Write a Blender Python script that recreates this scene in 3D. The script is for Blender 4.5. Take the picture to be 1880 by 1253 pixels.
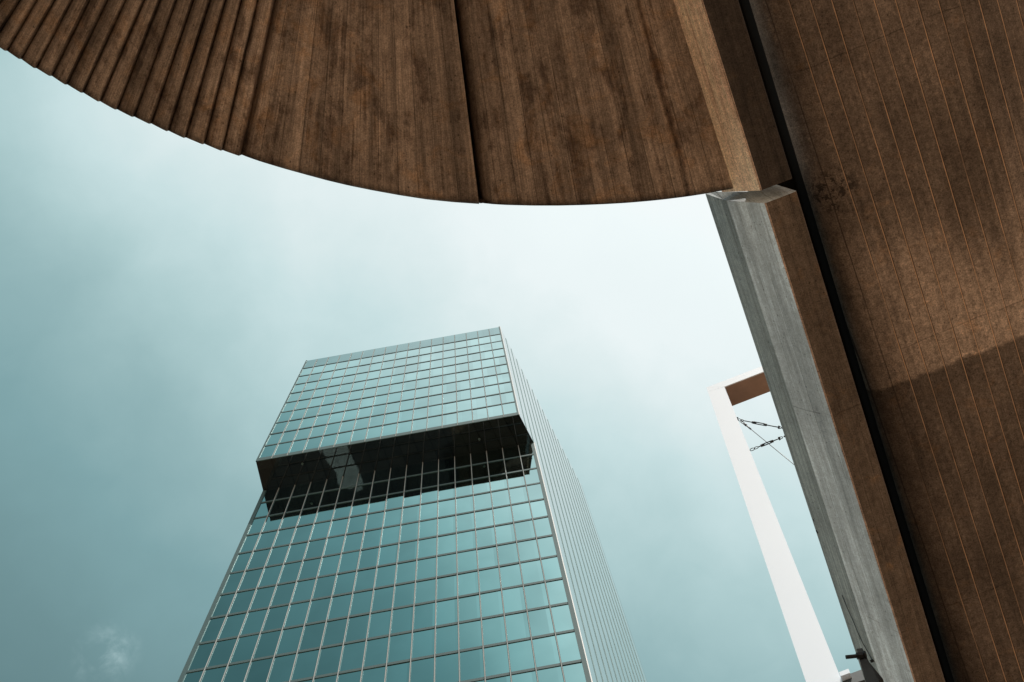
import bpy, bmesh, math, random
from mathutils import Vector, Matrix, noise
random.seed(7)
R = math.radians
scn = bpy.context.scene
for o in list(bpy.data.objects): bpy.data.objects.remove(o)

# ------------------------------------------------------------------ camera
CAMZ = 1.6
FPX = 1885.576
MR = [(0.98468554, 0.16292620, -0.06204388), (-0.17328425, 0.95375158, -0.24562266), (0.01915608, 0.25261231, 0.96737793)]
right, down, fwd = [Vector(r) for r in MR]
cam_d = bpy.data.cameras.new('camera'); cam = bpy.data.objects.new('camera', cam_d)
scn.collection.objects.link(cam); scn.camera = cam
mw = Matrix((right, -down, -fwd)).transposed().to_4x4(); mw.translation = Vector((0, 0, CAMZ))
cam.matrix_world = mw
cam_d.sensor_width = 36; cam_d.lens = 36*FPX/1880; cam_d.clip_start = .05; cam_d.clip_end = 20000
scn.view_settings.view_transform = 'Standard'; scn.view_settings.look = 'None'
scn.view_settings.exposure = 0; scn.view_settings.gamma = 1
scn.render.resolution_x = 1024; scn.render.resolution_y = 682

# ------------------------------------------------------------------ sky and sun
SUN = Vector((0.3588, -0.3452, 0.8672)).normalized()
SUN_EL = math.asin(SUN.z); SUN_AZ = math.atan2(SUN.x, SUN.y)
world = bpy.data.worlds.new("World"); scn.world = world; world.use_nodes = True
nt = world.node_tree; nt.nodes.clear()
def N(nt, t, **kw):
    n = nt.nodes.new(t)
    for k, v in kw.items(): setattr(n, k, v)
    return n
def setin(n, **kw):
    for k, v in kw.items():
        n.inputs[k.replace('_', ' ')].default_value = v
class G:
    """small node-graph helper"""
    def __init__(s, nt): s.nt = nt
    def val(s, x, inp):
        if hasattr(x, 'is_output'): s.nt.links.new(x, inp)
        elif x is not None: inp.default_value = x
    def math(s, op, a, b=None, c=None, clamp=False):
        n = N(s.nt, 'ShaderNodeMath', operation=op); n.use_clamp = clamp
        s.val(a, n.inputs[0]); s.val(b, n.inputs[1]); s.val(c, n.inputs[2]); return n.outputs[0]
    def vmath(s, op, a, b=None):
        n = N(s.nt, 'ShaderNodeVectorMath', operation=op)
        s.val(a, n.inputs[0]); s.val(b, n.inputs[1])
        return n.outputs['Value'] if op in ('DOT_PRODUCT', 'LENGTH', 'DISTANCE') else n.outputs[0]
    def ramp(s, f, stops, interp='LINEAR'):
        n = N(s.nt, 'ShaderNodeValToRGB'); s.val(f, n.inputs[0]); cr = n.color_ramp; cr.interpolation = interp
        while len(cr.elements) > 1: cr.elements.remove(cr.elements[-1])
        cr.elements[0].position = stops[0][0]
        def c4(c): return (c, c, c, 1) if isinstance(c, (int, float)) else (*c, 1)
        cr.elements[0].color = c4(stops[0][1])
        for p, c in stops[1:]:
            e = cr.elements.new(p); e.color = c4(c)
        return n.outputs[0]
    def mr(s, v, a, b, c=0., d=1., smooth=True):
        n = N(s.nt, 'ShaderNodeMapRange'); n.interpolation_type = 'SMOOTHSTEP' if smooth else 'LINEAR'
        s.val(v, n.inputs[0]); 
        for i, x in enumerate((a, b, c, d)): s.val(x, n.inputs[i+1])
        return n.outputs[0]
    def mix(s, f, a, b, mode='MIX'):
        n = N(s.nt, 'ShaderNodeMix', data_type='RGBA', blend_type=mode)
        s.val(f, n.inputs[0])
        for x, i in ((a, 6), (b, 7)):
            if isinstance(x, tuple): x = (*x, 1) if len(x) == 3 else x
            s.val(x, n.inputs[i])
        return n.outputs[2]
    def noise(s, v, scale, detail=4., rough=.5, dist=0., dim='3D'):
        n = N(s.nt, 'ShaderNodeTexNoise', noise_dimensions=dim)
        s.val(v, n.inputs['Vector']); setin(n, Scale=scale, Detail=detail, Roughness=rough, Distortion=dist)
        return n.outputs['Fac']
    def mapping(s, v, loc=(0, 0, 0), rot=(0, 0, 0), scale=(1, 1, 1)):
        n = N(s.nt, 'ShaderNodeMapping'); s.val(v, n.inputs[0])
        n.inputs[1].default_value = loc; n.inputs[2].default_value = rot; n.inputs[3].default_value = scale
        return n.outputs[0]
    def xyz(s, x, y, z=0.):
        n = N(s.nt, 'ShaderNodeCombineXYZ')
        s.val(x, n.inputs[0]); s.val(y, n.inputs[1]); s.val(z, n.inputs[2]); return n.outputs[0]
    def sep(s, v):
        n = N(s.nt, 'ShaderNodeSeparateXYZ'); s.val(v, n.inputs[0]); return n.outputs
g = G(nt)
sky = N(nt, 'ShaderNodeTexSky', sky_type='NISHITA'); sky.sun_disc = False
sky.sun_elevation = SUN_EL; sky.sun_rotation = SUN_AZ; sky.dust_density = 3.0; sky.air_density = 1.2
bg1 = N(nt, 'ShaderNodeBackground'); nt.links.new(sky.outputs[0], bg1.inputs[0]); bg1.inputs[1].default_value = .1
tc = N(nt, 'ShaderNodeTexCoord'); dirv = tc.outputs['Generated']
# thin bright overcast: brightest round the sun, dull teal away from it, soft cloud structure
dt = g.vmath('DOT_PRODUCT', dirv, tuple(SUN))
n1 = g.noise(dirv, 2.6, 5., .45, .25); n2 = g.noise(g.mapping(dirv, loc=(3, 1, 7)), 7., 5., .5, .2)
n3 = g.noise(g.mapping(dirv, loc=(1, 9, 4)), 17., 5., .6, .4)
warp = g.math('ADD', g.math('MULTIPLY', g.math('SUBTRACT', n3, .5), .035), g.math('ADD', g.math('MULTIPLY', g.math('SUBTRACT', n1, .5), .22), g.math('MULTIPLY', g.math('SUBTRACT', n2, .5), .07)))
t = g.math('ADD', dt, warp)
# darker cloud bank added out of view in the south-west, for the pane reflections
bank = g.mr(g.vmath('DISTANCE', dirv, tuple(Vector((-.42, -.72, 1.)).normalized())), .05, .57, .58, 0.)
t = g.math('SUBTRACT', t, bank)
t = g.math('ADD', t, g.math('ADD', g.math('MULTIPLY', g.sep(dirv)[0], .07), .006))
veil = g.ramp(t, [(.25, (.10, .19, .20)), (.41, (.16, .285, .30)), (.51, (.22, .385, .405)), (.58, (.31, .485, .50)), (.64, (.44, .625, .635)),
                  (.70, (.60, .77, .78)), (.745, (.73, .855, .86)), (.79, (.86, .945, .95)), (.85, (.90, .985, .985)), (1., (1., 1., 1.))])
# low sky, out of view, brightened as fill for the beam's side faces
hz = g.mr(g.sep(dirv)[2], .15, .66, 1., 0.)
veil = g.mix(hz, veil, (.74, .80, .80))
# small wispy cloud low in the west
wd = (right*((195-940)/FPX) + down*((1200-626.5)/FPX) + fwd).normalized()
wm = g.mr(g.vmath('DISTANCE', g.vmath('ADD', dirv, g.xyz(g.math('MULTIPLY', g.math('SUBTRACT', n3, .5), .06), 0.)), tuple(wd)), .0, .034, 1., 0.)
wn = g.mr(g.noise(g.mapping(dirv, scale=(1, 1, 1)), 40., 7., .60, .3), .40, .78)
veil = g.mix(g.math('MULTIPLY', g.math('MULTIPLY', wm, wn), .75, clamp=True), veil, (.50, .68, .70))
bg2 = N(nt, 'ShaderNodeBackground'); nt.links.new(veil, bg2.inputs[0]); bg2.inputs[1].default_value = 1.0
mx = N(nt, 'ShaderNodeMixShader'); mx.inputs[0].default_value = .95
nt.links.new(bg1.outputs[0], mx.inputs[1]); nt.links.new(bg2.outputs[0], mx.inputs[2])
wo = N(nt, 'ShaderNodeOutputWorld'); nt.links.new(mx.outputs[0], wo.inputs[0])

sd = bpy.data.lights.new('sun', 'SUN'); sd.energy = 4.2; sd.angle = R(.6); sd.color = (1, .95, .87)
so = bpy.data.objects.new('sun', sd); scn.collection.objects.link(so)
so.rotation_euler = SUN.to_track_quat('Z', 'Y').to_euler(); so.location = (10, -10, 30)

# ------------------------------------------------------------------ geometry helpers
def ray(px, py):
    d = right*((px-940)/FPX) + down*((py-626.5)/FPX) + fwd
    return d
def at(px, py, h):
    """point at height h above the camera seen at photograph pixel px, py"""
    d = ray(px, py); return d*(h/d.z) + Vector((0, 0, CAMZ))
def onplane(px, py, p0, n):
    d = ray(px, py); o = Vector((0, 0, CAMZ)); return o + d*((p0-o).dot(n)/d.dot(n))
COL = scn.collection
def tag(o, label=None, cat=None, group=None, kind=None):
    if label: o['label'] = label
    if cat: o['category'] = cat
    if group: o['group'] = group
    if kind: o['kind'] = kind
    return o
def empty(name, loc, *a, **k):
    o = bpy.data.objects.new(name, None); COL.objects.link(o); o.location = loc; o.empty_display_size = .2
    return tag(o, *a, **k)
class MB:
    def __init__(s): s.v = []; s.f = []; s.uv = []; s.m = []
    def face(s, pts, uvs=None, mi=0):
        b = len(s.v); s.v += [tuple(p) for p in pts]; s.f.append(tuple(range(b, b+len(pts))))
        s.uv.append(uvs or [(p[0], p[1]) for p in pts]); s.m.append(mi)
    def hexa(s, c, mi=0, uvs=None):
        # c: 8 corners, 0-3 one end loop, 4-7 the other
        cen = sum((Vector(p) for p in c), Vector())/8
        for q in ((0, 1, 2, 3), (4, 5, 6, 7), (0, 1, 5, 4), (1, 2, 6, 5), (2, 3, 7, 6), (3, 0, 4, 7)):
            P = [Vector(c[i]) for i in q]; n = (P[1]-P[0]).cross(P[2]-P[1])
            fc = sum(P, Vector())/4
            if n.dot(fc-cen) < 0: P.reverse()
            s.face(P, mi=mi)
    def box(s, x0, y0, z0, x1, y1, z1, mi=0):
        s.hexa([(x0, y0, z0), (x1, y0, z0), (x1, y1, z0), (x0, y1, z0), (x0, y0, z1), (x1, y0, z1), (x1, y1, z1), (x0, y1, z1)], mi)
    def bar(s, a, b, u, w, hu, hw, mi=0):
        u = Vector(u)*hu; w = Vector(w)*hw; a = Vector(a); b = Vector(b)
        s.hexa([a-u-w, a+u-w, a+u+w, a-u+w, b-u-w, b+u-w, b+u+w, b-u+w], mi)
    def tube(s, pts, r, n=10, mi=0, caps=True):
        pts = [Vector(p) for p in pts]; rs = r if isinstance(r, (list, tuple)) else [r]*len(pts)
        rings = []; up = None
        for i, p in enumerate(pts):
            t = (pts[min(i+1, len(pts)-1)]-pts[max(i-1, 0)]).normalized()
            if up is None: up = t.orthogonal().normalized()
            up = (up - t*up.dot(t)).normalized(); w = t.cross(up)
            rings.append([p+(up*math.cos(2*math.pi*k/n)+w*math.sin(2*math.pi*k/n))*rs[i] for k in range(n)])
        for a, b in zip(rings, rings[1:]):
            for k in range(n): s.face([a[k], a[(k+1) % n], b[(k+1) % n], b[k]], mi=mi)
        if caps: s.face(list(reversed(rings[0])), mi=mi); s.face(rings[-1], mi=mi)
    def build(s, name, mats, parent=None, smooth=False, merge=False):
        me = bpy.data.meshes.new(name); me.from_pydata(s.v, [], s.f)
        uvl = me.uv_layers.new(name='UVMap'); i = 0
        for u in s.uv:
            for q in u: uvl.data[i].uv = q; i += 1
        for m in (mats if isinstance(mats, list) else [mats]): me.materials.append(m)
        for p, mi in zip(me.polygons, s.m): p.material_index = mi
        if merge or smooth:
            bm = bmesh.new(); bm.from_mesh(me); bmesh.ops.remove_doubles(bm, verts=bm.verts, dist=1e-5)
            bm.to_mesh(me); bm.free()
        if smooth:
            for p in me.polygons: p.use_smooth = True
        o = bpy.data.objects.new(name, me); COL.objects.link(o)
        if parent:
            o.parent = parent; o.matrix_parent_inverse = Matrix.Translation(-Vector(parent.location))
        return o
def smooth_by_angle(o, deg=35):
    me = o.data; bm = bmesh.new(); bm.from_mesh(me)
    for e in bm.edges:
        if len(e.link_faces) == 2 and e.calc_face_angle(0) > R(deg): e.smooth = False
    for f in bm.faces: f.smooth = True
    bm.to_mesh(me); bm.free()

# ------------------------------------------------------------------ materials
def mat(name):
    m = bpy.data.materials.new(name); m.use_nodes = True; nt = m.node_tree
    b = nt.nodes['Principled BSDF']; return m, G(nt), b
def simple(name, col, rough=.5, metal=0., nscale=None, nvar=.1, spec=.5, bump=0.):
    m, g, b = mat(name); b.inputs['Roughness'].default_value = rough; b.inputs['Metallic'].default_value = metal
    b.inputs['Specular IOR Level'].default_value = spec
    if nscale:
        tc = N(g.nt, 'ShaderNodeTexCoord'); n = g.noise(tc.outputs['Object'], nscale, 6., .6)
        c = g.ramp(n, [(.3, tuple(x*(1-nvar) for x in col)), (.7, tuple(min(1, x*(1+nvar)) for x in col))])
        g.nt.links.new(c, b.inputs['Base Color'])
        if bump:
            bp = N(g.nt, 'ShaderNodeBump'); setin(bp, Strength=bump, Distance=.01); g.nt.links.new(n, bp.inputs['Height'])
            g.nt.links.new(bp.outputs[0], b.inputs['Normal'])
    else: b.inputs['Base Color'].default_value = (*col, 1)
    return m

def concrete(name, base=(.34, .275, .225), stain=.8, orange=.5, joint=.5, fin=0., tonevar=.3, seams=(), bounce_v=None, grain=1., edge_v=None, spot=None, dthr=(.50, .66), rthr=(.54, .74), grit=.9, bigv=.12, dripk=.6, blsc=2.6):
    """board-marked concrete. UV: u counted in boards, v in metres along the boards"""
    m, g, b = mat(name); nt = g.nt
    uvn = N(nt, 'ShaderNodeUVMap'); uvn.uv_map = 'UVMap'; uv = g.sep(uvn.outputs[0]); u, v = uv[0], uv[1]
    geo = N(nt, 'ShaderNodeNewGeometry'); pos = geo.outputs['Position']
    wob = g.math('MULTIPLY', g.math('SUBTRACT', g.noise(g.xyz(g.math('MULTIPLY', u, .35), g.math('MULTIPLY', v, .7)), 1., 3.), .5), .10)
    uw = g.math('ADD', u, wob)
    bid = g.math('FLOOR', uw); fr = g.math('FRACT', uw)
    seg = g.math('FLOOR', g.math('ADD', g.math('MULTIPLY', v, .23), g.math('MULTIPLY', bid, .37)))
    wn = N(nt, 'ShaderNodeTexWhiteNoise', noise_dimensions='2D'); nt.links.new(g.xyz(bid, seg), wn.inputs['Vector'])
    rnd = wn.outputs['Value']
    wnb = N(nt, 'ShaderNodeTexWhiteNoise', noise_dimensions='1D'); nt.links.new(bid, wnb.inputs['W'])
    bandn = g.noise(g.xyz(g.math('MULTIPLY', u, .85), g.math('MULTIPLY', v, .10), 2.), 1., 5., .75)
    bmix = g.math('ADD', g.math('MULTIPLY', wnb.outputs['Value'], .35), g.math('MULTIPLY', g.mr(bandn, .30, .70), .65))
    tone = g.mr(bmix, 0.1, .9, 1-tonevar, 1+tonevar*.45, smooth=False)
    # wood-grain streaks pressed into the concrete
    gv = g.xyz(g.math('MULTIPLY', u, 9.), g.math('MULTIPLY', v, 1.6), rnd)
    gr = g.noise(gv, 1.6, 7., .65, .25)
    gv2 = g.xyz(g.math('MULTIPLY', u, 1.6), g.math('MULTIPLY', v, .55), 4.)
    streak = g.noise(gv2, 1.5, 5., .62, .35)
    # stains, rust, pits, sand
    bl = g.noise(g.mapping(pos, scale=(1, .55, 1)), blsc, 9., .74, .4)
    dark = g.mr(g.math('ADD', g.math('MULTIPLY', bl, .6), g.math('MULTIPLY', streak, .4)), *dthr)
    rust = g.mr(g.noise(g.mapping(pos, loc=(7, 3, 1)), 3.7, 7., .68, .6), *rthr)
    fine = g.noise(pos, 85., 4., .72)
    mott = g.noise(pos, 19., 5., .68, .4)
    vor = N(nt, 'ShaderNodeTexVoronoi'); nt.links.new(g.mapping(pos, scale=(1, .75, 1)), vor.inputs['Vector']); setin(vor, Scale=19., Randomness=1.)
    pit = g.math('MULTIPLY', g.mr(vor.outputs['Distance'], .05, .17, 1., 0.), g.mr(g.noise(pos, 6., 2.), .44, .54))
    c = g.mix(g.mr(streak, .3, .7), tuple(x*.70 for x in base), tuple(min(.9, x*1.16) for x in base))
    c = g.mix(g.math('MULTIPLY', dark, stain), c, (base[0]*.30, base[1]*.27, base[2]*.26))
    c = g.mix(g.math('MULTIPLY', rust, orange), c, (.48, .26, .11))
    k = g.math('MULTIPLY', tone, g.mr(gr, .25, .75, 1-.34*grain, 1+.30*grain, smooth=False))
    drip = g.noise(g.xyz(g.math('MULTIPLY', u, 14.), g.math('MULTIPLY', v, 4.), 8.), 1., 5., .7, .6)
    k = g.math('MULTIPLY', k, g.mr(drip, .56, .74, 1., 1-.50*dripk))
    k = g.math('MULTIPLY', k, g.mr(drip, .30, .42, 1+.38*dripk, 1.))
    k = g.math('MULTIPLY', k, g.mr(fine, .30, .70, 1-.52*grit, 1+.55*grit, smooth=False))
    k = g.math('MULTIPLY', k, g.mr(mott, .28, .72, 1-.36*grit, 1+.32*grit, smooth=False))
    big = g.noise(pos, .75, 4., .55, .3); k = g.math('MULTIPLY', k, g.mr(big, .30, .70, 1-bigv, 1+bigv*.7))
    k = g.math('MULTIPLY', k, g.math('SUBTRACT', 1., g.math('MULTIPLY', pit, .6)))
    if bounce_v:  # bounce-light patch painted as a tone ramp, darker beyond its edge
        for (v0, v1, gain, cut) in bounce_v:
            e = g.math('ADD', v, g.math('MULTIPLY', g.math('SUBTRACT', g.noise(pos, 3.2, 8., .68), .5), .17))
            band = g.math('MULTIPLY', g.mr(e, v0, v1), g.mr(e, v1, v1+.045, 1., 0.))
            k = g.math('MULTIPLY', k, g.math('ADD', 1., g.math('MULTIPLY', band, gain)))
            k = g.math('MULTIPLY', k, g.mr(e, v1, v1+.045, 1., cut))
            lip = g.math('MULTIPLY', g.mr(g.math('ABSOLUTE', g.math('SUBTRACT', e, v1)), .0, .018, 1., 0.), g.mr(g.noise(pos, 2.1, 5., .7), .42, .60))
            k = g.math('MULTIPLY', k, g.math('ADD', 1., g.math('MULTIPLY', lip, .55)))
    vw = g.math('ADD', v, g.math('MULTIPLY', g.math('SUBTRACT', g.noise(pos, 1.7, 4., .6), .5), .10))
    sm = None
    for sv in seams:
        a = g.mr(g.math('ABSOLUTE', g.math('SUBTRACT', vw, sv)), .001, .009, 1., 0.)
        a = g.math('MULTIPLY', a, g.mr(g.noise(pos, 5., 3.), .35, .6, .1, 1.))
        sm = a if sm is None else g.math('MAXIMUM', sm, a)
    if sm is not None: k = g.math('MULTIPLY', k, g.math('SUBTRACT', 1., g.math('MULTIPLY', sm, .45)))
    if edge_v is not None:
        e = g.math('ADD', v, g.math('MULTIPLY', g.math('SUBTRACT', g.noise(pos, 14., 5., .7), .5), .05))
        k = g.math('MULTIPLY', k, g.mr(e, edge_v[0], edge_v[1], .38, 1.))
    if spot:
        d = g.vmath('DISTANCE', g.vmath('MULTIPLY', pos, (1., 1., .3)), tuple((spot[0][0], spot[0][1], spot[0][2]*.3)))
        sp = g.math('MULTIPLY', g.mr(d, spot[1]*.3, spot[1], 1., 0.), g.mr(g.noise(g.mapping(pos, loc=(2.3, 5, 0)), 17., 7., .7, .3), .50, .56))
        k = g.math('MULTIPLY', k, g.math('SUBTRACT', 1., g.math('MULTIPLY', sp, .75)))
    # joints between boards
    dj = g.math('ABSOLUTE', g.math('SUBTRACT', fr, .5))           # .5 at joint
    brk = g.mr(g.noise(g.xyz(g.math('MULTIPLY', bid, 3.17), g.math('MULTIPLY', v, .9)), 1., 4., .6), .36, .56)
    jl = g.math('MULTIPLY', g.mr(dj, .468, .496), brk)
    k = g.math('MULTIPLY', k, g.math('SUBTRACT', 1., g.math('MULTIPLY', jl, joint)))
    col = g.vmath('SCALE', c, None); nt.links.new(k, col.node.inputs['Scale'])
    h = g.math('ADD', g.math('MULTIPLY', gr, .35), g.math('ADD', g.math('MULTIPLY', fine, .3), g.math('MULTIPLY', mott, .5)))
    h = g.math('SUBTRACT', h, g.math('ADD', g.math('MULTIPLY', pit, .8), g.math('MULTIPLY', jl, 1.2 if not fin else .4)))
    if fin:
        # thin ridges of cement squeezed through the joints: lit side painted pale, shaded side dark
        brk2 = g.mr(g.noise(g.xyz(g.math('MULTIPLY', bid, 5.31), g.math('MULTIPLY', v, .55), 9.), 1., 5., .6), .34, .50, .30, 1.)
        flat = g.mr(g.sep(pos)[2], 10.102, 10.110, 1., 0.)
        flat = g.math('MAXIMUM', flat, g.mr(g.vmath('DOT_PRODUCT', pos, (0.98027, -0.19766, 0.)), 2.80, 2.85))
        brk2 = g.math('MULTIPLY', g.math('MULTIPLY', brk2, flat), g.mr(g.noise(g.xyz(g.math('MULTIPLY', bid, 1.7), g.math('MULTIPLY', v, 1.9), 3.), 1., 4., .7), .3, .7, .45, 1.))
        fl = g.math('MULTIPLY', g.mr(fr, .034, .046, 1., 0.), brk2)
        dk = g.math('MULTIPLY', g.math('MULTIPLY', g.mr(fr, .034, .046), g.mr(fr, .075, .10, 1., 0.)), g.mr(g.noise(g.xyz(g.math('MULTIPLY', bid, 2.31), g.math('MULTIPLY', v, .7), 5.), 1., 4.), .32, .55, .25, 1.))
        col = g.mix(g.math('MULTIPLY', dk, .85), col, (.06, .045, .035))
        col = g.mix(g.math('MULTIPLY', fl, fin), col, (.95, .60, .36))
        h = g.math('ADD', h, g.math('MULTIPLY', fl, 1.5))
    nt.links.new(col, b.inputs['Base Color'])
    bp = N(nt, 'ShaderNodeBump'); setin(bp, Strength=.55, Distance=.006); nt.links.new(h, bp.inputs['Height'])
    nt.links.new(bp.outputs[0], b.inputs['Normal'])
    b.inputs['Roughness'].default_value = .86; b.inputs['Specular IOR Level'].default_value = .25
    return m

# ------------------------------------------------------------------ ground
HEAD = R(11.4)
et = Vector((math.sin(HEAD), math.cos(HEAD), 0)); es = Vector((math.cos(HEAD), -math.sin(HEAD), 0))
def ST(s, t, z): return es*s + et*t + Vector((0, 0, CAMZ+z))
def t_of(p): return p.dot(et)
def s_of(p): return p.dot(es)

m, g, b = mat('brick_paving'); nt = g.nt
geo = N(nt, 'ShaderNodeNewGeometry'); pos = geo.outputs['Position']
br = N(nt, 'ShaderNodeTexBrick'); nt.links.new(pos, br.inputs['Vector'])
setin(br, Color1=(.245, .155, .092, 1), Color2=(.20, .125, .075, 1), Mortar=(.17, .13, .09, 1), Scale=2.2, Mortar_Size=.012)
c = g.mix(g.mr(g.noise(pos, .35, 6., .6), .35, .65), br.outputs[0], (.22, .14, .088)); nt.links.new(c, b.inputs['Base Color'])
b.inputs['Roughness'].default_value = .8
gm = MB(); gm.face([(-3000, -3000, 0), (3000, -3000, 0), (3000, 3000, 0), (-3000, 3000, 0)])
tag(gm.build('ground', m), kind='structure')
gr_ = MB(); gr_.face([(-160, -140, .004), (-12, -140, .004), (-12, 25, .004), (-160, 25, .004)])
tag(gr_.build('bounce_ground', simple('ochre_bounce_fill', (.60, .40, .25), .9, nscale=2., nvar=.1)), kind='structure')  # ground added out of view to bounce warm light onto the beam
m_patch = simple('pale_reflected_patch', (.80, .79, .76), .75, nscale=.6, nvar=.2)
rm = MB(); rm.face([(-60, -8, .008), (-9, -8, .008), (-9, 8, .008), (-60, 8, .008)])
tag(rm.build('reflection_surround', simple('dark_surround', (.045, .047, .05), .85, nscale=3., nvar=.25)), kind='structure')  # dark surface added so the tower soffit's reflection stays dark
pm = MB()
P_ = [(-30.6, 6.5), (-30.0, 4.4), (-29.0, 2.2), (-28.4, .2), (-28.6, -1.4), (-27.2, -3.4), (-24.4, -2.9), (-24.6, -.3), (-25.2, 1.6), (-25.6, 4.6), (-26.0, 6.5)]
pm.face([(x, y, .012) for x, y in reversed(P_)])
tag(pm.build('reflected_patch', m_patch), kind='structure')  # pale patch added and shaped for the streak mirrored in the soffit

# ------------------------------------------------------------------ glass tower
YU, YL = 26.25, 28.80
XL = -19.98
ZT, ZS = 107.35+CAMZ, 77.27+CAMZ
def xside(y): return 1.12 + (y-YU)*.3035
YB = 46.0
XRU, XRL = xside(YU), xside(YL)
NB = 17; DZ = 2.93
rows_u = [104.2+CAMZ-DZ*i for i in range(10)]            # last at 77.83
rows_l = [74.84+CAMZ-DZ*i for i in range(26)]
def glass(name, tint, rough=.015, var=.1, metal=1.):
    m, g, b = mat(name); nt = g.nt
    geo = N(nt, 'ShaderNodeNewGeometry'); pos = geo.outputs['Position']
    p = g.sep(pos)
    cell = g.xyz(g.math('FLOOR', g.math('DIVIDE', g.math('ADD', p[0], 19.98), 1.27)), g.math('FLOOR', g.math('DIVIDE', g.math('SUBTRACT', p[2], 105.8), DZ)), g.math('FLOOR', g.math('DIVIDE', p[1], 3.)))
    wn = N(nt, 'ShaderNodeTexWhiteNoise', noise_dimensions='3D'); nt.links.new(cell, wn.inputs['Vector'])
    k = g.mr(wn.outputs['Value'], 0., 1., 1-var, 1+var, smooth=False)
    # dim shapes behind the coated glass
    bl = g.mr(g.noise(g.mapping(pos, scale=(.25, .25, .18)), 1., 4., .5, .6), .3, .7, .93, 1.05)
    k = g.math('MULTIPLY', k, bl)
    col = N(nt, 'ShaderNodeVectorMath', operation='SCALE'); col.inputs[0].default_value = tint; nt.links.new(k, col.inputs['Scale'])
    nt.links.new(col.outputs[0], b.inputs['Base Color'])
    b.inputs['Metallic'].default_value = metal; b.inputs['Roughness'].default_value = rough
    w = g.noise(g.mapping(pos, scale=(.8, .8, .45)), 1.2, 2., .4)
    bp = N(nt, 'ShaderNodeBump'); setin(bp, Strength=.015, Distance=.05); nt.links.new(w, bp.inputs['Height']); nt.links.new(bp.outputs[0], b.inputs['Normal'])
    return m
m_glass = glass('teal_mirror_glass', (.40, .61, .61))
m_spand = glass('spandrel_glass', (.20, .36, .365), rough=.12, var=.05)
m_side = glass('side_glass', (.27, .40, .405), rough=.08, var=.04)
m_fin = simple('white_aluminium', (.40, .42, .42), .8, 0., spec=0.)
m_cfin = simple('white_corner_trim', (.80, .82, .82), .5)
m_sfin = simple('satin_aluminium', (.36, .47, .48), .8, 0., spec=0.)
m_trans = simple('grey_transom', (.06, .10, .105), .55, .0, spec=.3)
m_trim = simple('grey_trim', (.055, .10, .105), .6, .0, spec=.3)
m_body = simple('dark_core', (.04, .05, .055), .8)
m_soff, g, b = mat('black_soffit_panels'); nt = g.nt
uvn = N(nt, 'ShaderNodeUVMap'); q = g.sep(uvn.outputs[0])
def ln(x, w): 
    f = g.math('ABSOLUTE', g.math('SUBTRACT', g.math('FRACT', x), .5)); return g.mr(f, .5-w, .5-w*.4)
l = g.math('MAXIMUM', ln(q[0], .045), ln(q[1], .035))
wn = N(nt, 'ShaderNodeTexWhiteNoise', noise_dimensions='2D'); nt.links.new(g.xyz(g.math('FLOOR', q[0]), g.math('FLOOR', q[1])), wn.inputs['Vector'])
c0 = g.mix(wn.outputs['Value'], (.006, .009, .010), (.011, .015, .016))
nt.links.new(g.mix(l, c0, (.001, .001, .001)), b.inputs['Base Color']); b.inputs['Roughness'].default_value = .02
b.inputs['Specular IOR Level'].default_value = .62

tower = empty('office_tower', ((XL+XRL)/2, 37, 0), 'teal mirrored glass office tower with a black-soffited projecting upper block', 'tower')
# dark cores just behind the glass
bm_ = MB(); I = .06
def prism(mb, poly, z0, z1):
    n = len(poly)
    mb.face([(x, y, z0) for x, y in reversed(poly)]); mb.face([(x, y, z1) for x, y in poly])
    for i in range(n):
        a = poly[i]; c = poly[(i+1) % n]
        mb.face([(*a, z0), (*c, z0), (*c, z1), (*a, z1)])
prism(bm_, [(XL+I, YL+I), (xside(YL+I)-I, YL+I), (xside(YB)-I, YB-I), (XL+I, YB-I)], 0, ZT-.8)
prism(bm_, [(XL+I, YU+I), (xside(YU+I)-I, YU+I), (xside(YL)-I, YL+I-.001), (XL+I, YL+I-.001)], ZS+.1, ZT-.8)
bm_.build('core', m_body, tower)
def xu(i): return XL + (XRU-XL)*i/NB
def xl(i): return XL + (XRL-XL)*i/NB
def pix(p):
    d = Vector(p)-Vector((0, 0, CAMZ)); return (940+FPX*d.dot(right)/d.dot(fwd), 626.5+FPX*d.dot(down)/d.dot(fwd))
# window panes: each a thin slab, tilted by a fraction of a degree as real panes are
panes = []
def pane(x0, x1, y, z0, z1, m):
    cx, cz = (x0+x1)/2, (z0+z1)/2
    a, c = random.gauss(0, .0026), random.gauss(0, .0026)
    f = [(x, y+a*(x-cx)+c*(z-cz), z) for x, z in ((x0, z0), (x1, z0), (x1, z1), (x0, z1))]
    P = [pix(q) for q in f]; area = abs(sum(P[i][0]*P[(i+1) % 4][1]-P[(i+1) % 4][0]*P[i][1] for i in range(4)))/2
    vis = any(-0 <= X <= 1880 and 0 <= Y <= 1253 for X, Y in P)
    panes.append((area if vis else 0, f, m))
for k in range(9):
    z1, z0 = rows_u[k], rows_u[k+1]
    for i in range(NB): pane(xu(i), xu(i+1), YU, z0, z1, m_glass)
for k in range(-1, 26):
    z1 = rows_l[k] if k >= 0 else ZS; z0 = rows_l[k+1] if k+1 < 26 else 0
    for i in range(NB): pane(xl(i), xl(i+1), YL, z0, z1, m_glass)
panes.sort(key=lambda q: -q[0])
def pane_mb(mb, f):
    b_ = [(x, y+.03, z) for x, y, z in f]; mb.hexa(list(f)+b_)
for a, f, m in panes[:100]:
    mb = MB(); pane_mb(mb, f); mb.build('window', m, tower)
mb = MB()
for a, f, m in panes[100:]: pane_mb(mb, f)
mb.build('window', m_glass, tower)['kind'] = 'stuff'
mb = MB(); mb.box(XL, YU, rows_u[0], XRU, YU+.03, ZT); mb.build('parapet_band', m_spand, tower)
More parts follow.
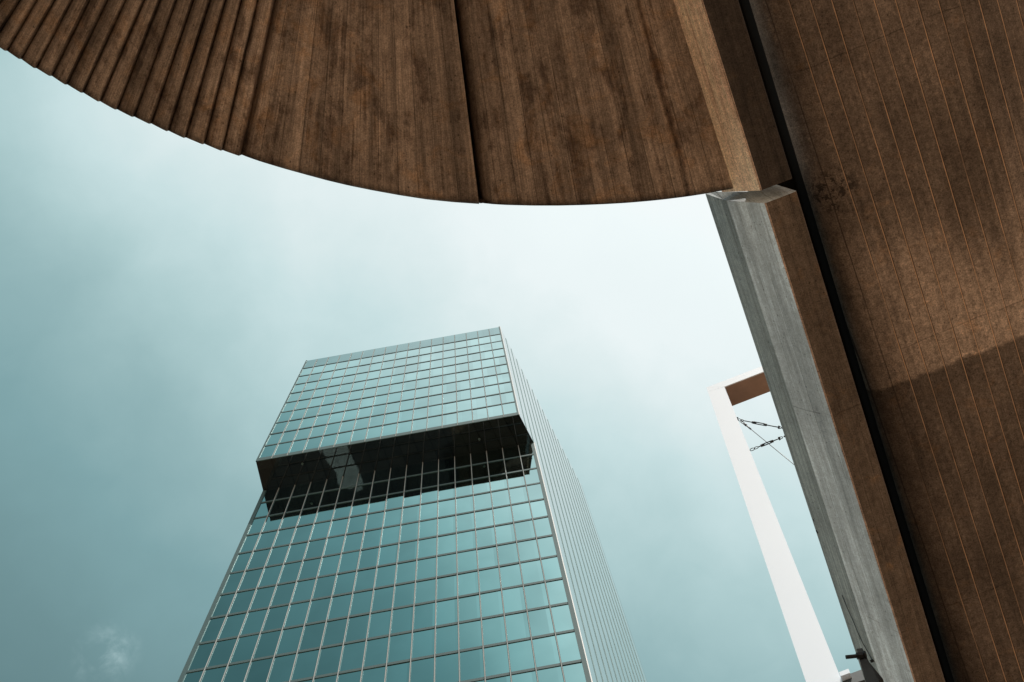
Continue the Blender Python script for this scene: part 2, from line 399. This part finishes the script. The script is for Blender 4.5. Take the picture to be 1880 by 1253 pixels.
mb = MB(); mb.box(XL, YU-.05, ZS, XRU, YU+.03, rows_u[9]); mb.build('lower_trim', m_trim, tower)
# transoms
for z in rows_u[:10]:
    mb = MB(); mb.box(XL+.02, YU-.035, z-.10, XRU-.02, YU-.006, z+.10); mb.build('transom', m_trans, tower)
for z in rows_l:
    mb = MB(); mb.box(XL+.02, YL-.035, z-.11, XRL-.02, YL-.006, z+.11); mb.build('transom', m_trans, tower)
# mullions: dark base with a white fin
def mull(x, y, z0, z1):
    mb = MB(); mb.box(x-.042, y-.04, z0, x+.042, y-.003, z1, 0); mb.box(x-.018, y-.085, z0, x+.018, y-.04, z1, 1)
    mb.build('mullion', [m_trans, m_fin], tower)
for i in range(1, NB): mull(xu(i), YU, ZS+.01, ZT-.35)
for i in range(1, NB): mull(xl(i), YL, 0, ZS-.01)
# corners
for (x, y, z0, z1, w) in ((XL, YU, ZS, ZT, .12), (XL, YL, 0, ZS-.005, .26)):
    mb = MB(); mb.box(x-.02, y-.06, z0, x+w, y-.002, z1); mb.build('corner_trim', m_trim, tower)
for (x, y, z0, z1, w) in ((XRU, YU, ZS, ZT, .16), (XRL, YL, 0, ZS-.005, .26)):
    mb = MB(); mb.box(x-w, y-.06, z0, x-.03, y-.002, z1); mb.build('corner_trim', m_trim, tower)
    mb = MB(); mb.box(x-.02, y-.065, z0, x+.035, y+.03, z1); mb.build('corner_fin', m_cfin, tower)
# side wall: glass strips between fins
sdv = Vector((.3035, 1, 0)).normalized(); snv = Vector((sdv.y, -sdv.x, 0))
def sp(y): return Vector((xside(y), y, 0))
mb = MB()
for (y0, y1, z0, z1) in ((YU+.06, YL, ZS, ZT), (YL+.001, YB, 0, ZT)):
    a, c = sp(y0), sp(y1)
    mb.hexa([a+Vector((0, 0, z0)), c+Vector((0, 0, z0)), c-snv*.04+Vector((0, 0, z0)), a-snv*.04+Vector((0, 0, z0)),
             a+Vector((0, 0, z1)), c+Vector((0, 0, z1)), c-snv*.04+Vector((0, 0, z1)), a-snv*.04+Vector((0, 0, z1))])
mb.build('side_wall', m_side, tower)
mb = MB(); mb.box(XL, YU+.04, ZS, XL+.05, YL, ZT); mb.box(XL, YL+.001, 0, XL+.05, YB, ZT); mb.box(XL, YB-.05, 0, xside(YB), YB+.01, ZT)
mb.build('rear_wall', m_side, tower)
y = YU+1.25
while y < YB:
    p = sp(y); z0 = ZS if y < YL+.2 else 0
    mb = MB(); mb.bar(p+snv*.018+Vector((0, 0, z0)), p+snv*.018+Vector((0, 0, ZT-.5)), sdv, snv, .02, .018); mb.build('side_fin', m_sfin, tower); y += 1.235
# soffit of the projecting block, panels fanning out to the flared end
mb = MB(); NV = 6
for i in range(NB):
    for j in range(NV):
        f0, f1 = j/NV, (j+1)/NV
        def X(i, f): return xu(i)*(1-f)+xl(i)*f
        def Y(f): return YU+(YL-YU)*f
        mb.face([(X(i, f0), Y(f0), ZS-.002), (X(i, f1), Y(f1), ZS-.002), (X(i+1, f1), Y(f1), ZS-.002), (X(i+1, f0), Y(f0), ZS-.002)],
                [(i, f0*3.2+.04), (i, f1*3.2+.04), (i+1, f1*3.2+.04), (i+1, f0*3.2+.04)])
mb.face([(XL, YU, ZS+.1), (XRU, YU, ZS+.1), (XRL, YL, ZS+.1), (XL, YL, ZS+.1)])
mb.build('soffit', m_soff, tower)
mb = MB()
for (px, py) in ((555, 852), (880, 807)):
    p = at(px, py, 77.2); mb.tube([p+Vector((0, 0, .07)), p-Vector((0, 0, .05))], .09, 12)
mb.build('soffit_light', m_trans, tower)

# ------------------------------------------------------------------ canopy
ZC = 8.35
TOP = 8.80; TOPC = TOP
m_can = concrete('canopy_concrete', dripk=.85, blsc=4.2, base=(.43, .325, .252), stain=.88, orange=.34, joint=.60, tonevar=.55, dthr=(.475, .60), rthr=(.50, .68), grit=.8, bigv=.15, grain=1.25, edge_v=(.0, .07))
def C1(x, y): return (x/2.984, y/2.984)
pleats = [((100, 0), (-45, 230)), ((190, 0), (30, 275)), ((290, 0), (108, 320)), ((385, 0), (190, 370)), ((480, 0), (275, 413)), ((580, 0), (360, 460)),
          ((680, 0), (448, 505)), ((780, 0), (540, 553)), ((868, 0), (633, 597)), ((958, 0), (727, 637)), ((1050, 0), (820, 675)), ((1143, 0), (915, 715)),
          ((1230, 0), (1010, 752)), ((1316, 0), (1112, 787)), ((1405, 0), (1212, 822)), ((1495, 0), (1310, 850))]
lines = [(C1(*a), C1(*b_)) for a, b_ in pleats]
# further pleats beyond the picture
a0, b0 = lines[0]
ext = []
for k in range(1, 13):
    ext.append(((a0[0]-33*k, a0[1]-1.5*k), (b0[0]-27*k, b0[1]-19.0*k+.18*k*k)))
lines = list(reversed(ext)) + lines
arc = [(439, 284), (480, 297.5), (520, 309.5), (560, 320.5), (600, 331.3), (640, 340.8), (683.8, 349.6), (735, 358.8), (784.3, 366.3), (833, 371.2), (879.8, 374.3), (930, 376.8),
       (978.7, 378), (1025, 378), (1069, 377), (1110, 375.3), (1150, 373), (1190, 369.6), (1220, 366.5), (1260, 361.5), (1291.7, 356.7), (1325, 350.5), (1350, 345.6)]
def arcy(x):
    for p, q_ in zip(arc, arc[1:]):
        if x <= q_[0] or q_ is arc[-1]:
            f = (x-p[0])/(q_[0]-p[0]); return p[1]+(q_[1]-p[1])*f
def fanline(top, bot, back_py=-330):
    """plan line of a board joint: front point at the rim, back point well behind the camera's view"""
    f = at(*bot, ZC); a = at(*top, ZC); d = (a-f)
    k = (back_py-bot[1])/(top[1]-bot[1]) if abs(top[1]-bot[1]) > 1 else 1
    return f, f + (at(top[0], top[1], ZC)-f)*k
canopy = empty('concrete_canopy', (0, -1, 0), 'brown board-marked concrete canopy overhead with curved rim and stepped planks at its left end', 'canopy')
NVL = 10
ST_ = [0, .008]+[k/(NVL-1) for k in range(1, NVL)]
def fan(name, strips, mat_, u0=0, first_riser=0):
    """strips: list of (lineL, lineR, profile, uL, uR); profile = [(fraction across, height above ZC)]; fans to a back line"""
    mb = MB()
    for st__ in strips:
        (L, Rr, prof, uL, uR, stag) = st__[:6]; TOP = st__[6] if len(st__) > 6 else TOPC
        cols = []
        for (fx, dz) in prof:
            fr_ = L[0]*(1-fx)+Rr[0]*fx; bk = L[1]*(1-fx)+Rr[1]*fx
            ln_ = (bk-fr_).length; fr_ = fr_ - (bk-fr_).normalized()*(stag*fx)
            cols.append([(fr_*(1-q_)+bk*q_+Vector((0, 0, dz*((.12 if dz > .12 else .45) if j == 0 else 1))), (uL+(uR-uL)*fx, ln_*q_)) for j, q_ in enumerate(ST_)])
        for A, B in zip(cols, cols[1:]):
            for j in range(NVL):
                mb.face([A[j][0], A[j+1][0], B[j+1][0], B[j][0]], [A[j][1], A[j+1][1], B[j+1][1], B[j][1]])
            # rim and top
            p, q_ = A[0][0], B[0][0]; tp = Vector((p.x, p.y, CAMZ+TOP)); tq = Vector((q_.x, q_.y, CAMZ+TOP))
            mb.face([p, q_, tq, tp], [(A[0][1][0], .3), (B[0][1][0], .3), (B[0][1][0], 1), (A[0][1][0], 1)])
            p2, q2 = A[-1][0], B[-1][0]; tp2 = Vector((p2.x, p2.y, CAMZ+TOP)); tq2 = Vector((q2.x, q2.y, CAMZ+TOP))
            mb.face([tp, tq, tq2, tp2]); mb.face([q2, p2, tp2, tq2])
        # closing walls left and right
        for C_, flip in ((cols[0], 0), (cols[-1], 1)):
            for j in range(NVL):
                p, q_ = C_[j][0], C_[j+1][0]
                P = [p, q_, Vector((q_.x, q_.y, CAMZ+TOP)), Vector((p.x, p.y, CAMZ+TOP))]
                if flip: P.reverse()
                mb.face(P, [(C_[j][1][0], C_[j][1][1]+.3), (C_[j+1][1][0], C_[j+1][1][1]+.3), (C_[j+1][1][0], C_[j+1][1][1]+.3), (C_[j][1][0], C_[j][1][1]+.3)])
    o = mb.build(name, mat_, canopy, merge=True); smooth_by_angle(o, 30); return o
strips = []
for i in range(len(lines)-1):
    L = fanline(*lines[i]); Rr = fanline(*lines[i+1])
    h = .062+random.uniform(-.012, .016); lo = -.022+random.uniform(-.006, .006)
    prof = [(0, h), (.03, h*.85), (.07, h*.48), (.15, h*.24), (.28, h*.08), (.5, .0+lo*.3), (.8, lo*.9), (1, lo)]
    strips.append((L, Rr, prof, 3*i, 3*i+.98+.0, .007))
fan('pleated_panel', strips, m_can)
# middle panel up to the deep step, right panel up to the beam
Lm = lines[-1]
def between(La, Lb, n, bottoms):
    out = []
    for k in range(n+1):
        f = k/n; tx = La[0][0]*(1-f)+Lb[0][0]*f; bx = La[1][0]*(1-f)+Lb[1][0]*f
        out.append(((tx, 0), (bx, arcy(bx))))
    return out
step = ((833, 0), (879.5, 374.3))
mid = between(Lm, step, 36, None); strips = []
for k in range(36):
    dz = (.10*math.exp(-k/1.0) if k < 5 else 0) ; dz2 = (.10*math.exp(-(k+1)/1.0) if k < 5 else 0)
    w = -.05*(k/36)
    a_ = .012*math.sin(k*1.7) if k % 3 == 0 else 0
    strips.append((fanline(*mid[k]), fanline(*mid[k+1]), [(0, dz+w), (1, dz2-.05*(k+1)/36)], 100+k/3, 100+(k+1)/3, 0))
fan('soffit_panel', strips, m_can)
rgt = ((1245, 0), (1350, 345.6))
rr = between(step, rgt, 39, None); strips = []
for k in range(39):
    if k == 0: prof = [(0, .42), (.12, .34), (.3, .22), (.6, .12), (1, .085)]
    else: prof = [(0, .085*math.exp(-(k-1)/.9)), (1, .085*math.exp(-k/.9))]
    strips.append((fanline(*rr[k]), fanline(*rr[k+1]), prof, 140+k/3, 140+(k+1)/3, 0, 8.52 if k >= 32 else TOPC))
fan('soffit_panel', strips, m_can)
# roof plate carrying the fan on behind the camera
hub = MB()
bk = [fanline(*q_)[1] for q_ in lines] + [fanline(*q_)[1] for q_ in mid] + [fanline(*q_)[1] for q_ in rr]
hub.hexa([(-6.5, -9.5, CAMZ+ZC+.05), (2.6, -9.5, CAMZ+ZC+.05), (2.6, -2.2, CAMZ+ZC+.12), (-6.5, -2.2, CAMZ+ZC+.12),
          (-6.5, -9.5, CAMZ+TOP+.01), (2.6, -9.5, CAMZ+TOP+.01), (2.6, -2.2, CAMZ+TOP+.01), (-6.5, -2.2, CAMZ+TOP+.01)])
o = hub.build('roof_plate', m_can, canopy)

# ------------------------------------------------------------------ beams
t_end1 = t_of(at(1398, 350, 8.0))
t_st = t_of(at(1409, 372, 8.0))
seam1 = t_of(at(1530.4, 764, 8.0)); seam2 = t_of(at(1655, 1163, 8.0))
print('beam t', t_end1, t_st, seam1, seam2, 's', s_of(at(1414.5, 400, 8)), s_of(at(1477.7, 400, 8)), s_of(at(1344, 400, 8.6)), s_of(at(1307.4, 400, 9.1)))
print('t A,outer', t_of(at(1332.6, 368.6, 8.6)), t_of(at(1290, 357.4, 9.1)))
sm_ = (seam1, seam2)
m_beam = concrete('beam_soffit_concrete', base=(.185, .143, .112), stain=.7, orange=.35, joint=.4, tonevar=.12, seams=sm_, grain=.8)  # darker copy of the beam concrete, underside shade in its colour
m_bdark = concrete('shaded_beam_concrete', base=(.075, .06, .05), stain=.5, orange=.1, joint=.3, tonevar=.12, grain=.8)  # deeper underside shade put into the colour of the first beam
m_bpale = concrete('bounce_lit_concrete', base=(.95, .63, .45), stain=.15, orange=.15, joint=.25, tonevar=.10, grain=.9)  # bounce light on the bevel put into a pale orange base
m_side1 = concrete('skylit_side_concrete', base=(.58, .665, .715), stain=.62, orange=.0, joint=.35, tonevar=.30, seams=sm_, grain=.5, grit=.5, bigv=.22, dthr=(.50, .70))  # skylight on the side face put into a light, cool base
m_side2 = concrete('skylit_top_boards', base=(.34, .405, .42), stain=.4, orange=.0, joint=.5, tonevar=.26, grit=.45, seams=(seam2+.25,), grain=1.4)  # same painted skylight, dimmer, on narrower boards
m_edge = concrete('edge_highlight_concrete', base=(.62, .44, .33), stain=.3, orange=.4, joint=0., tonevar=.1)  # pale ridge highlight painted along the bevelled edges
m_bslot = simple('black_gap_shade', (.012, .011, .010), .95, spec=.1)  # shade inside the slot painted as black
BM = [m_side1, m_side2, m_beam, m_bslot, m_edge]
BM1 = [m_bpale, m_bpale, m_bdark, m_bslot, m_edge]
prof = [(2.005, 8.0), (1.83, 8.5), (1.735, 8.8), (1.77, 8.83), (2.27, 8.83), (2.272, 8.02), (2.262, 8.0)]
FM = [0, 1, 1, 1, 3, 2, 2]
UW = [.16, .035, .1, .1, .1, .1, .115]
def beam(name, t0, t1, prof, mats, n=30, offs=None):
    offs = offs or [0]*len(prof)
    mb = MB(); pr = []
    for i, (s, z) in enumerate(prof): pr.append((s, z))
    L = [0]
    for p, q_ in zip(pr, pr[1:]+pr[:1]): L.append(L[-1]+math.hypot(q_[0]-p[0], q_[1]-p[1]))
    m_ = len(pr)
    for i in range(m_):
        a, c = pr[i], pr[(i+1) % m_]
        for j in range(n):
            ta = t0+(t1-t0)*j/n; tb = t0+(t1-t0)*(j+1)/n
            oa, oc = (offs[i], offs[(i+1) % m_]) if j == 0 else (0, 0)
            w_ = UW[i]; u0, u1 = 10*i+.5, 10*i+.5+(L[i+1]-L[i])/w_
            mb.face([ST(a[0], ta+oa, a[1]), ST(a[0], tb, a[1]), ST(c[0], tb, c[1]), ST(c[0], ta+oc, c[1])],
                    [(u0, ta), (u0, tb), (u1, tb), (u1, ta)], mi=FM[i])
    mb.face([ST(s, t0+o_, z) for (s, z), o_ in zip(pr, offs)], [(s/.13, z*1.3+4.3) for s, z in pr], mi=0); mb.face([ST(s, t1, z) for s, z in reversed(pr)], [(s/.13, z) for s, z in reversed(pr)], mi=0)
    o = mb.build(name, mats, merge=True)
    bm = bmesh.new(); bm.from_mesh(o.data); bmesh.ops.recalc_face_normals(bm, faces=bm.faces)
    ed = [e for e in bm.edges if len(e.link_faces) == 2 and e.calc_face_angle(0) > R(25) and abs((e.verts[0].co-e.verts[1].co).normalized().dot(et)) > .9 and e.verts[0].co.dot(es) < 2.2]
    bmesh.ops.bevel(bm, geom=ed, offset=.009, segments=2, affect='EDGES', material=4)
    bm.to_mesh(o.data); bm.free(); return o
oA = t_of(at(1333, 369, 8.5))-t_st; oB = t_of(at(1290, 357.4, 8.8))-t_st; print('offs', oA, oB)
prof1 = [(2.005, 8.0), (1.83, 8.5), (1.82, 8.53), (1.83, 8.54), (2.27, 8.54), (2.272, 8.02), (2.262, 8.0)]
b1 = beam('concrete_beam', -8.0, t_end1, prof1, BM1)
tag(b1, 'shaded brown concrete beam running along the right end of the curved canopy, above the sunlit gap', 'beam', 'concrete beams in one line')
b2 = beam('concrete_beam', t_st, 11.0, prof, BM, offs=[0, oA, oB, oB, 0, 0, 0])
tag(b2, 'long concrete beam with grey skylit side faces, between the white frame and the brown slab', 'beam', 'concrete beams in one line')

# ------------------------------------------------------------------ right slab
HB = R(12.9); bt = Vector((math.sin(HB), math.cos(HB), 0)); bs = Vector((math.cos(HB), -math.sin(HB), 0))
BW = .163
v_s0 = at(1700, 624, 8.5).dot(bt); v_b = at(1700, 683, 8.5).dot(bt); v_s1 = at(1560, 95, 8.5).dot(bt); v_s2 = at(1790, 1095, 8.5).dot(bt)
stp = at(1535, 352, 8.5)
m_slab = concrete('slab_concrete', base=(.265, .205, .163), stain=.60, orange=.25, joint=.0, fin=.95, tonevar=.14, bigv=.40, grit=1.1, seams=(v_s0, v_s1, v_s2), bounce_v=[(v_b-2.0, v_b, .90, .74)], grain=.45,  # tone ramp here paints the bounce light on the soffit
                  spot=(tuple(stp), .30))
u_ref = at(1407, 0, 8.5).dot(bs)
prof2 = []
prof2 += [(2.545, 8.92), (2.55, 8.70)]
for k in range(13):
    a = math.pi/2*k/12
    prof2.append((2.55+.27*(1-math.cos(a)), 8.70-.20*math.sin(a)))
prof2 += [(s, 8.5) for s in (2.9, 3.05, 3.2, 3.4, 3.6, 3.8)]
sf = s_of(at(1776, 15, 8.5)); print('fold s', sf)
prof2 = [p for p in prof2 if p[0] < sf-.1] + [(sf-.06, 8.5), (sf, 8.504), (sf+.06, 8.514), (sf+.5, 8.60), (sf+1.2, 8.75), (8.5, 9.6)]
slab = MB(); n = 40
for i in range(len(prof2)-1):
    a, c = prof2[i], prof2[i+1]
    for j in range(n):
        ta = -8+20*j/n; tb = -8+20*(j+1)/n
        P = [ST(a[0], ta, a[1]), ST(a[0], tb, a[1]), ST(c[0], tb, c[1]), ST(c[0], ta, c[1])]
        slab.face(P, [((p.dot(bs)-u_ref)/BW+200, p.dot(bt)) for p in P], mi=1 if i < 1 else 0)
for ta in (-8, 12):
    P = [ST(s, ta, z) for s, z in prof2]+[ST(8.5, ta, 9.9), ST(4.0, ta, 9.02), ST(2.285, ta, 9.02), ST(2.285, ta, 8.92)]
    slab.face(P if ta < 0 else list(reversed(P)), [((p.dot(bs)-u_ref)/BW+200, p.dot(bt)) for p in P])
def q4(s0, z0, s1, z1, mi=0):
    P = [ST(s0, -8, z0), ST(s0, 12, z0), ST(s1, 12, z1), ST(s1, -8, z1)]; slab.face(P, [((p.dot(bs)-u_ref)/BW+200, p.dot(bt)) for p in P], mi=mi)
q4(2.285, 8.92, 2.545, 8.92, 1); q4(2.285, 9.02, 2.285, 8.92); q4(4.0, 9.02, 2.285, 9.02); q4(8.5, 9.9, 4.0, 9.02); q4(8.5, 9.6, 8.5, 9.9)
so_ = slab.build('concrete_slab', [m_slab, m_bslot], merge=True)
bm = bmesh.new(); bm.from_mesh(so_.data); bmesh.ops.recalc_face_normals(bm, faces=bm.faces); bm.to_mesh(so_.data); bm.free()
smooth_by_angle(so_, 30)
tag(so_, 'wide brown concrete slab with parallel board ridges and a pour line, right of the black gap', 'slab')

# ------------------------------------------------------------------ white frame
def unproj_dir(px, py): return ray(px, py).normalized()
mv = unproj_dir(1085, 90)                     # direction the post rises in
bv = Vector((math.sin(R(101.6)), math.cos(R(101.6)), 0)); mv = (mv - bv*mv.dot(bv)).normalized()
nf = bv.cross(mv); nf = -nf if nf.y > 0 else nf     # front face looks back over the camera
FS = 24/8.72; T0 = at(1297, 712, 24)
print('nf', nf, nf.dot(SUN))
F = lambda px, py: onplane(px, py, T0, nf)
m_white = simple('white_painted_steel', (.77, .82, .89), .45, nscale=.5, nvar=.012)
m_under = simple('brown_underside_shade', (.26, .165, .12), .7, nscale=1.2, nvar=.25)  # shade under the white crossbar put into a brown colour
m_steel = simple('dark_steel', (.055, .06, .062), .45, .6, nscale=20, nvar=.3)
m_steel2 = simple('grey_steel', (.05, .056, .058), .6, .2, nscale=12, nvar=.2)
m_blk = simple('black_fitting', (.018, .02, .022), .5, .3)
frame = empty('white_frame', tuple(T0), 'white box-section steel frame standing beside the grey beam, lit by the sun', 'frame')
dep = -nf*.19*FS
def slabq(mb, q_, d): mb.hexa(list(q_)+[p+d for p in q_])
tl = T0; ti = F(1330, 710.5); 
wpost = (F(1405, 880)-F(1405, 880)).length
ll = F(1480, 1253); ri = F(1545, 1248.6)
mb = MB()
seam_t = tl + (ll-tl).normalized()*.115*FS
r_in = ti; 
e1 = (ri-ti).normalized(); e0 = (ll-tl).normalized()
seam_r = ti
post = [seam_t, seam_r, ti+e1*25.2, tl+e0*25.2]
slabq(mb, post, dep)
mb.build('post', m_white, frame)
mb = MB(); 
slabq(mb, [tl+nf*.002, F(1398, 673)+bv*2.5+nf*.002, F(1405.5, 681)+bv*2.5+nf*.002, ti+nf*.002, ][:4], dep)
o = mb.build('crossbar', m_white, frame)
mb = MB(); u0_, u1_ = ti-e1*.0+bv*.02, F(1405.5, 681)+bv*2.5; dn = e1*.03
slabq(mb, [u0_+nf*-.02, u1_+nf*-.02, u1_+dn+nf*-.02, u0_+dn+nf*-.02], dep*.97); mb.build('underside_shade_strip', m_under, frame)  # strip added to carry the painted shade below the crossbar
mb = MB(); w_ = (seam_t-tl)
a_, c_ = tl+nf*.001, ti+nf*.001
mb.hexa([a_, c_, ti-e1*.002+nf*.001, seam_t-e0*.002+nf*.001, a_+dep, c_+dep, ti-e1*.002+dep, seam_t+dep-e0*.002]); mb.build('corner_plate', m_white, frame)
# lower crossbar
lb0 = F(1545, 1243); lb1 = F(1640, 1208); lb2 = F(1647, 1227); lb3 = F(1548, 1262)
mb = MB(); slabq(mb, [lb0, lb1, lb2, lb3], dep*.6); mb.build('lower_crossbar', m_steel2, frame)
mb = MB(); p = F(1549, 1246); mb.bar(p-bv*.03, p+bv*.10, e1, nf, .045, .08); mb.build('end_plate', m_white, frame)

# ------------------------------------------------------------------ turnbuckles and cable between frame and beam
def near(px, py, z): return at(px, py, z)
def link(mb, c, ax, w, L, r, plane):
    pts = []
    ax = ax.normalized(); w_ = (plane - ax*plane.dot(ax)).normalized()
    for k in range(17):
        a = 2*math.pi*k/16; pts.append(c+ax*(math.cos(a)*L)+w_*(math.sin(a)*w))
    mb.tube(pts, r, 8, caps=False)
view = fwd; K = FS*.74
def turnbuckle(a, b_, label, flip=False):
    a, b_ = Vector(a), Vector(b_); ax = (b_-a); L = ax.length; ax.normalize()
    side = ax.cross(view).normalized()
    root = empty('turnbuckle', tuple(a), label, 'turnbuckle', 'turnbuckles between frame and beam')
    mb = MB(); mb.tube([a-side*.026*K-ax*.01, a+side*.026*K-ax*.01], .010*K, 8)
    link(mb, a+ax*.035*K, ax, .012*K, .026*K, .004*K, side); link(mb, a+ax*.078*K, ax, .010*K, .022*K, .004*K, side); mb.build('shackle', m_blk, root, smooth=True)
    mb = MB(); mb.tube([a+ax*.098*K, a+ax*L*.42], .006*K, 8); mb.tube([a+ax*L*.62, b_-ax*.06*K], .006*K, 8); mb.build('threaded_rod', m_blk, root, smooth=True)
    mb = MB(); c0, c1 = a+ax*L*.36, a+ax*L*.62
    for s_ in (-1, 1): mb.tube([c0+side*.009*s_*K, c1+side*.009*s_*K], .006*K, 8)
    for c_ in (c0, c1): mb.tube([c_-ax*.016*K, c_+ax*.016*K], .014*K, 10)
    mb.build('body', m_blk, root)
    mb = MB(); e = b_-ax*.07*K
    link(mb, e+ax*.02*K, ax, .010*K, .016*K, .004*K, side); mb.tube([e-side*.017*K, e+side*.017*K], .010*K, 8); mb.tube([e+ax*.05*K, b_+ax*.6*K], .009*K, 8)
    mb.build('eye_bolt', m_blk, root, smooth=True)
a1 = F(1349, 756)-nf*.1*K
turnbuckle(a1, F(1433, 771)-nf*.1*K, 'upper black turnbuckle, just below the white crossbar, running to the grey beam')
turnbuckle(F(1370, 812)-nf*.1*K, F(1437, 785)-nf*.1*K, 'lower black turnbuckle with an open ring, slanting from white post up to beam')
cb = empty('steel_cable', tuple(F(1357, 757)), 'thin steel cable from the upper white frame fixing down behind the grey beam', 'cable')
ca = F(1353, 757)-nf*.1*K; cz = F(1530, 899)-nf*.1*K
ax = (cz-ca).normalized(); sd_ = ax.cross(view).normalized()
mb = MB(); link(mb, ca+ax*.05*K, ax, .012*K, .024*K, .004*K, sd_); link(mb, ca+ax*.10*K, ax, .012*K, .024*K, .004*K, sd_); link(mb, ca+ax*.155*K, ax, .011*K, .022*K, .004*K, sd_)
mb.tube([ca+ax*.17*K, ca+ax*.21*K], .013*K, 8); mb.build('shackle', m_blk, cb, smooth=True)
mb = MB(); mb.tube([ca+ax*.2*K, cz], .0042*K, 6); mb.tube([ca+ax*.2*K, ca+ax*.36*K], .008*K, 8); mb.build('wire', m_blk, cb, smooth=True)

# ------------------------------------------------------------------ dark stanchion with its bolt
T1 = at(1590, 1235, 4.4)
st = empty('steel_stanchion', (T1.x+.1, T1.y, 0), 'dark grey steel stanchion with a projecting bolt, in front of the grey beam', 'stanchion')
G_ = lambda px, py: onplane(px, py, T1, nf)
q0, q1 = G_(1572.5, 1191.5), G_(1583, 1190)
d0 = (G_(1588.5, 1250)-q0).normalized(); d1 = (G_(1614, 1252)-q1).normalized()
mb = MB(); mb.hexa([q0, q1, q1+d1*6.2, q0+d0*6.2, q0-nf*.05, q1-nf*.05, q1+d1*6.2-nf*.05, q0+d0*6.2-nf*.05]); mb.build('plate', m_steel2, st)
mb = MB(); k0 = G_(1578, 1193)-nf*.052; k1 = G_(1598, 1237)-nf*.052
mb.hexa([k0, k0+bv*.015, k1+bv*.05, k1, k0-nf*.05, k0+bv*.015-nf*.05, k1+bv*.05-nf*.05, k1-nf*.05]); mb.build('web', m_steel, st)
mb = MB(); pa = G_(1556, 1216)+nf*.03; pb = G_(1583, 1207)+nf*.01; mb.tube([pa, pb], .010, 12); 
ax = (pb-pa).normalized(); mb.tube([pa+ax*.055, pa+ax*.085], .018, 6); mb.tube([pa+ax*.09, pa+ax*.1], .022, 16); mb.build('bolt', m_blk, st)

# ------------------------------------------------------------------ small fixings and wire on the beam
wr = MB()
def onbeam(px, py):
    # nearest of the two grey faces of the beam
    nA = Vector(ST(1.83, 0, 8.5)-ST(2.005, 0, 8.0)).cross(et).normalized()
    return onplane(px, py, ST(2.005, 0, 8.0), nA)
def onbeam2(px, py):
    nA = Vector(ST(1.735, 0, 8.8)-ST(1.83, 0, 8.5)).cross(et).normalized()
    return onplane(px, py, ST(1.83, 0, 8.5), nA)
pts = [(1548, 1092), (1556, 1112), (1569, 1141), (1576, 1158), (1585, 1178), (1594, 1194), (1601, 1207), (1603.5, 1212)]
off = -es*.012
wr.tube([onbeam2(*p)+off for p in pts], .0035, 6)
o = wr.build('wire', m_blk, smooth=True); tag(o, 'thin black wire sagging along the grey side of the beam near its lower end', 'wire')
for i, (px, py) in enumerate(((1496, 953), (1502.5, 975))):
    p = at(px+1.5, py, 8.78); mb = MB(); mb.tube([p+es*.04, p-es*.02], .012, 8); mb.tube([p-es*.02, p-es*.028], .018, 8)
    o = mb.build('anchor_bolt', m_blk); tag(o, ['small black bolt head on the outer edge of the grey beam, higher of the two', 'small black bolt head on the outer edge of the grey beam, lower of the two'][i], 'bolt', 'bolts on the beam edge')
mb = MB(); p = onbeam2(1603.5, 1213); mb.tube([p+es*.01, p-es*.03], .014, 8)
o = mb.build('wall_hook', m_blk); tag(o, 'small black hook holding the end of the thin wire on the grey beam', 'hook')
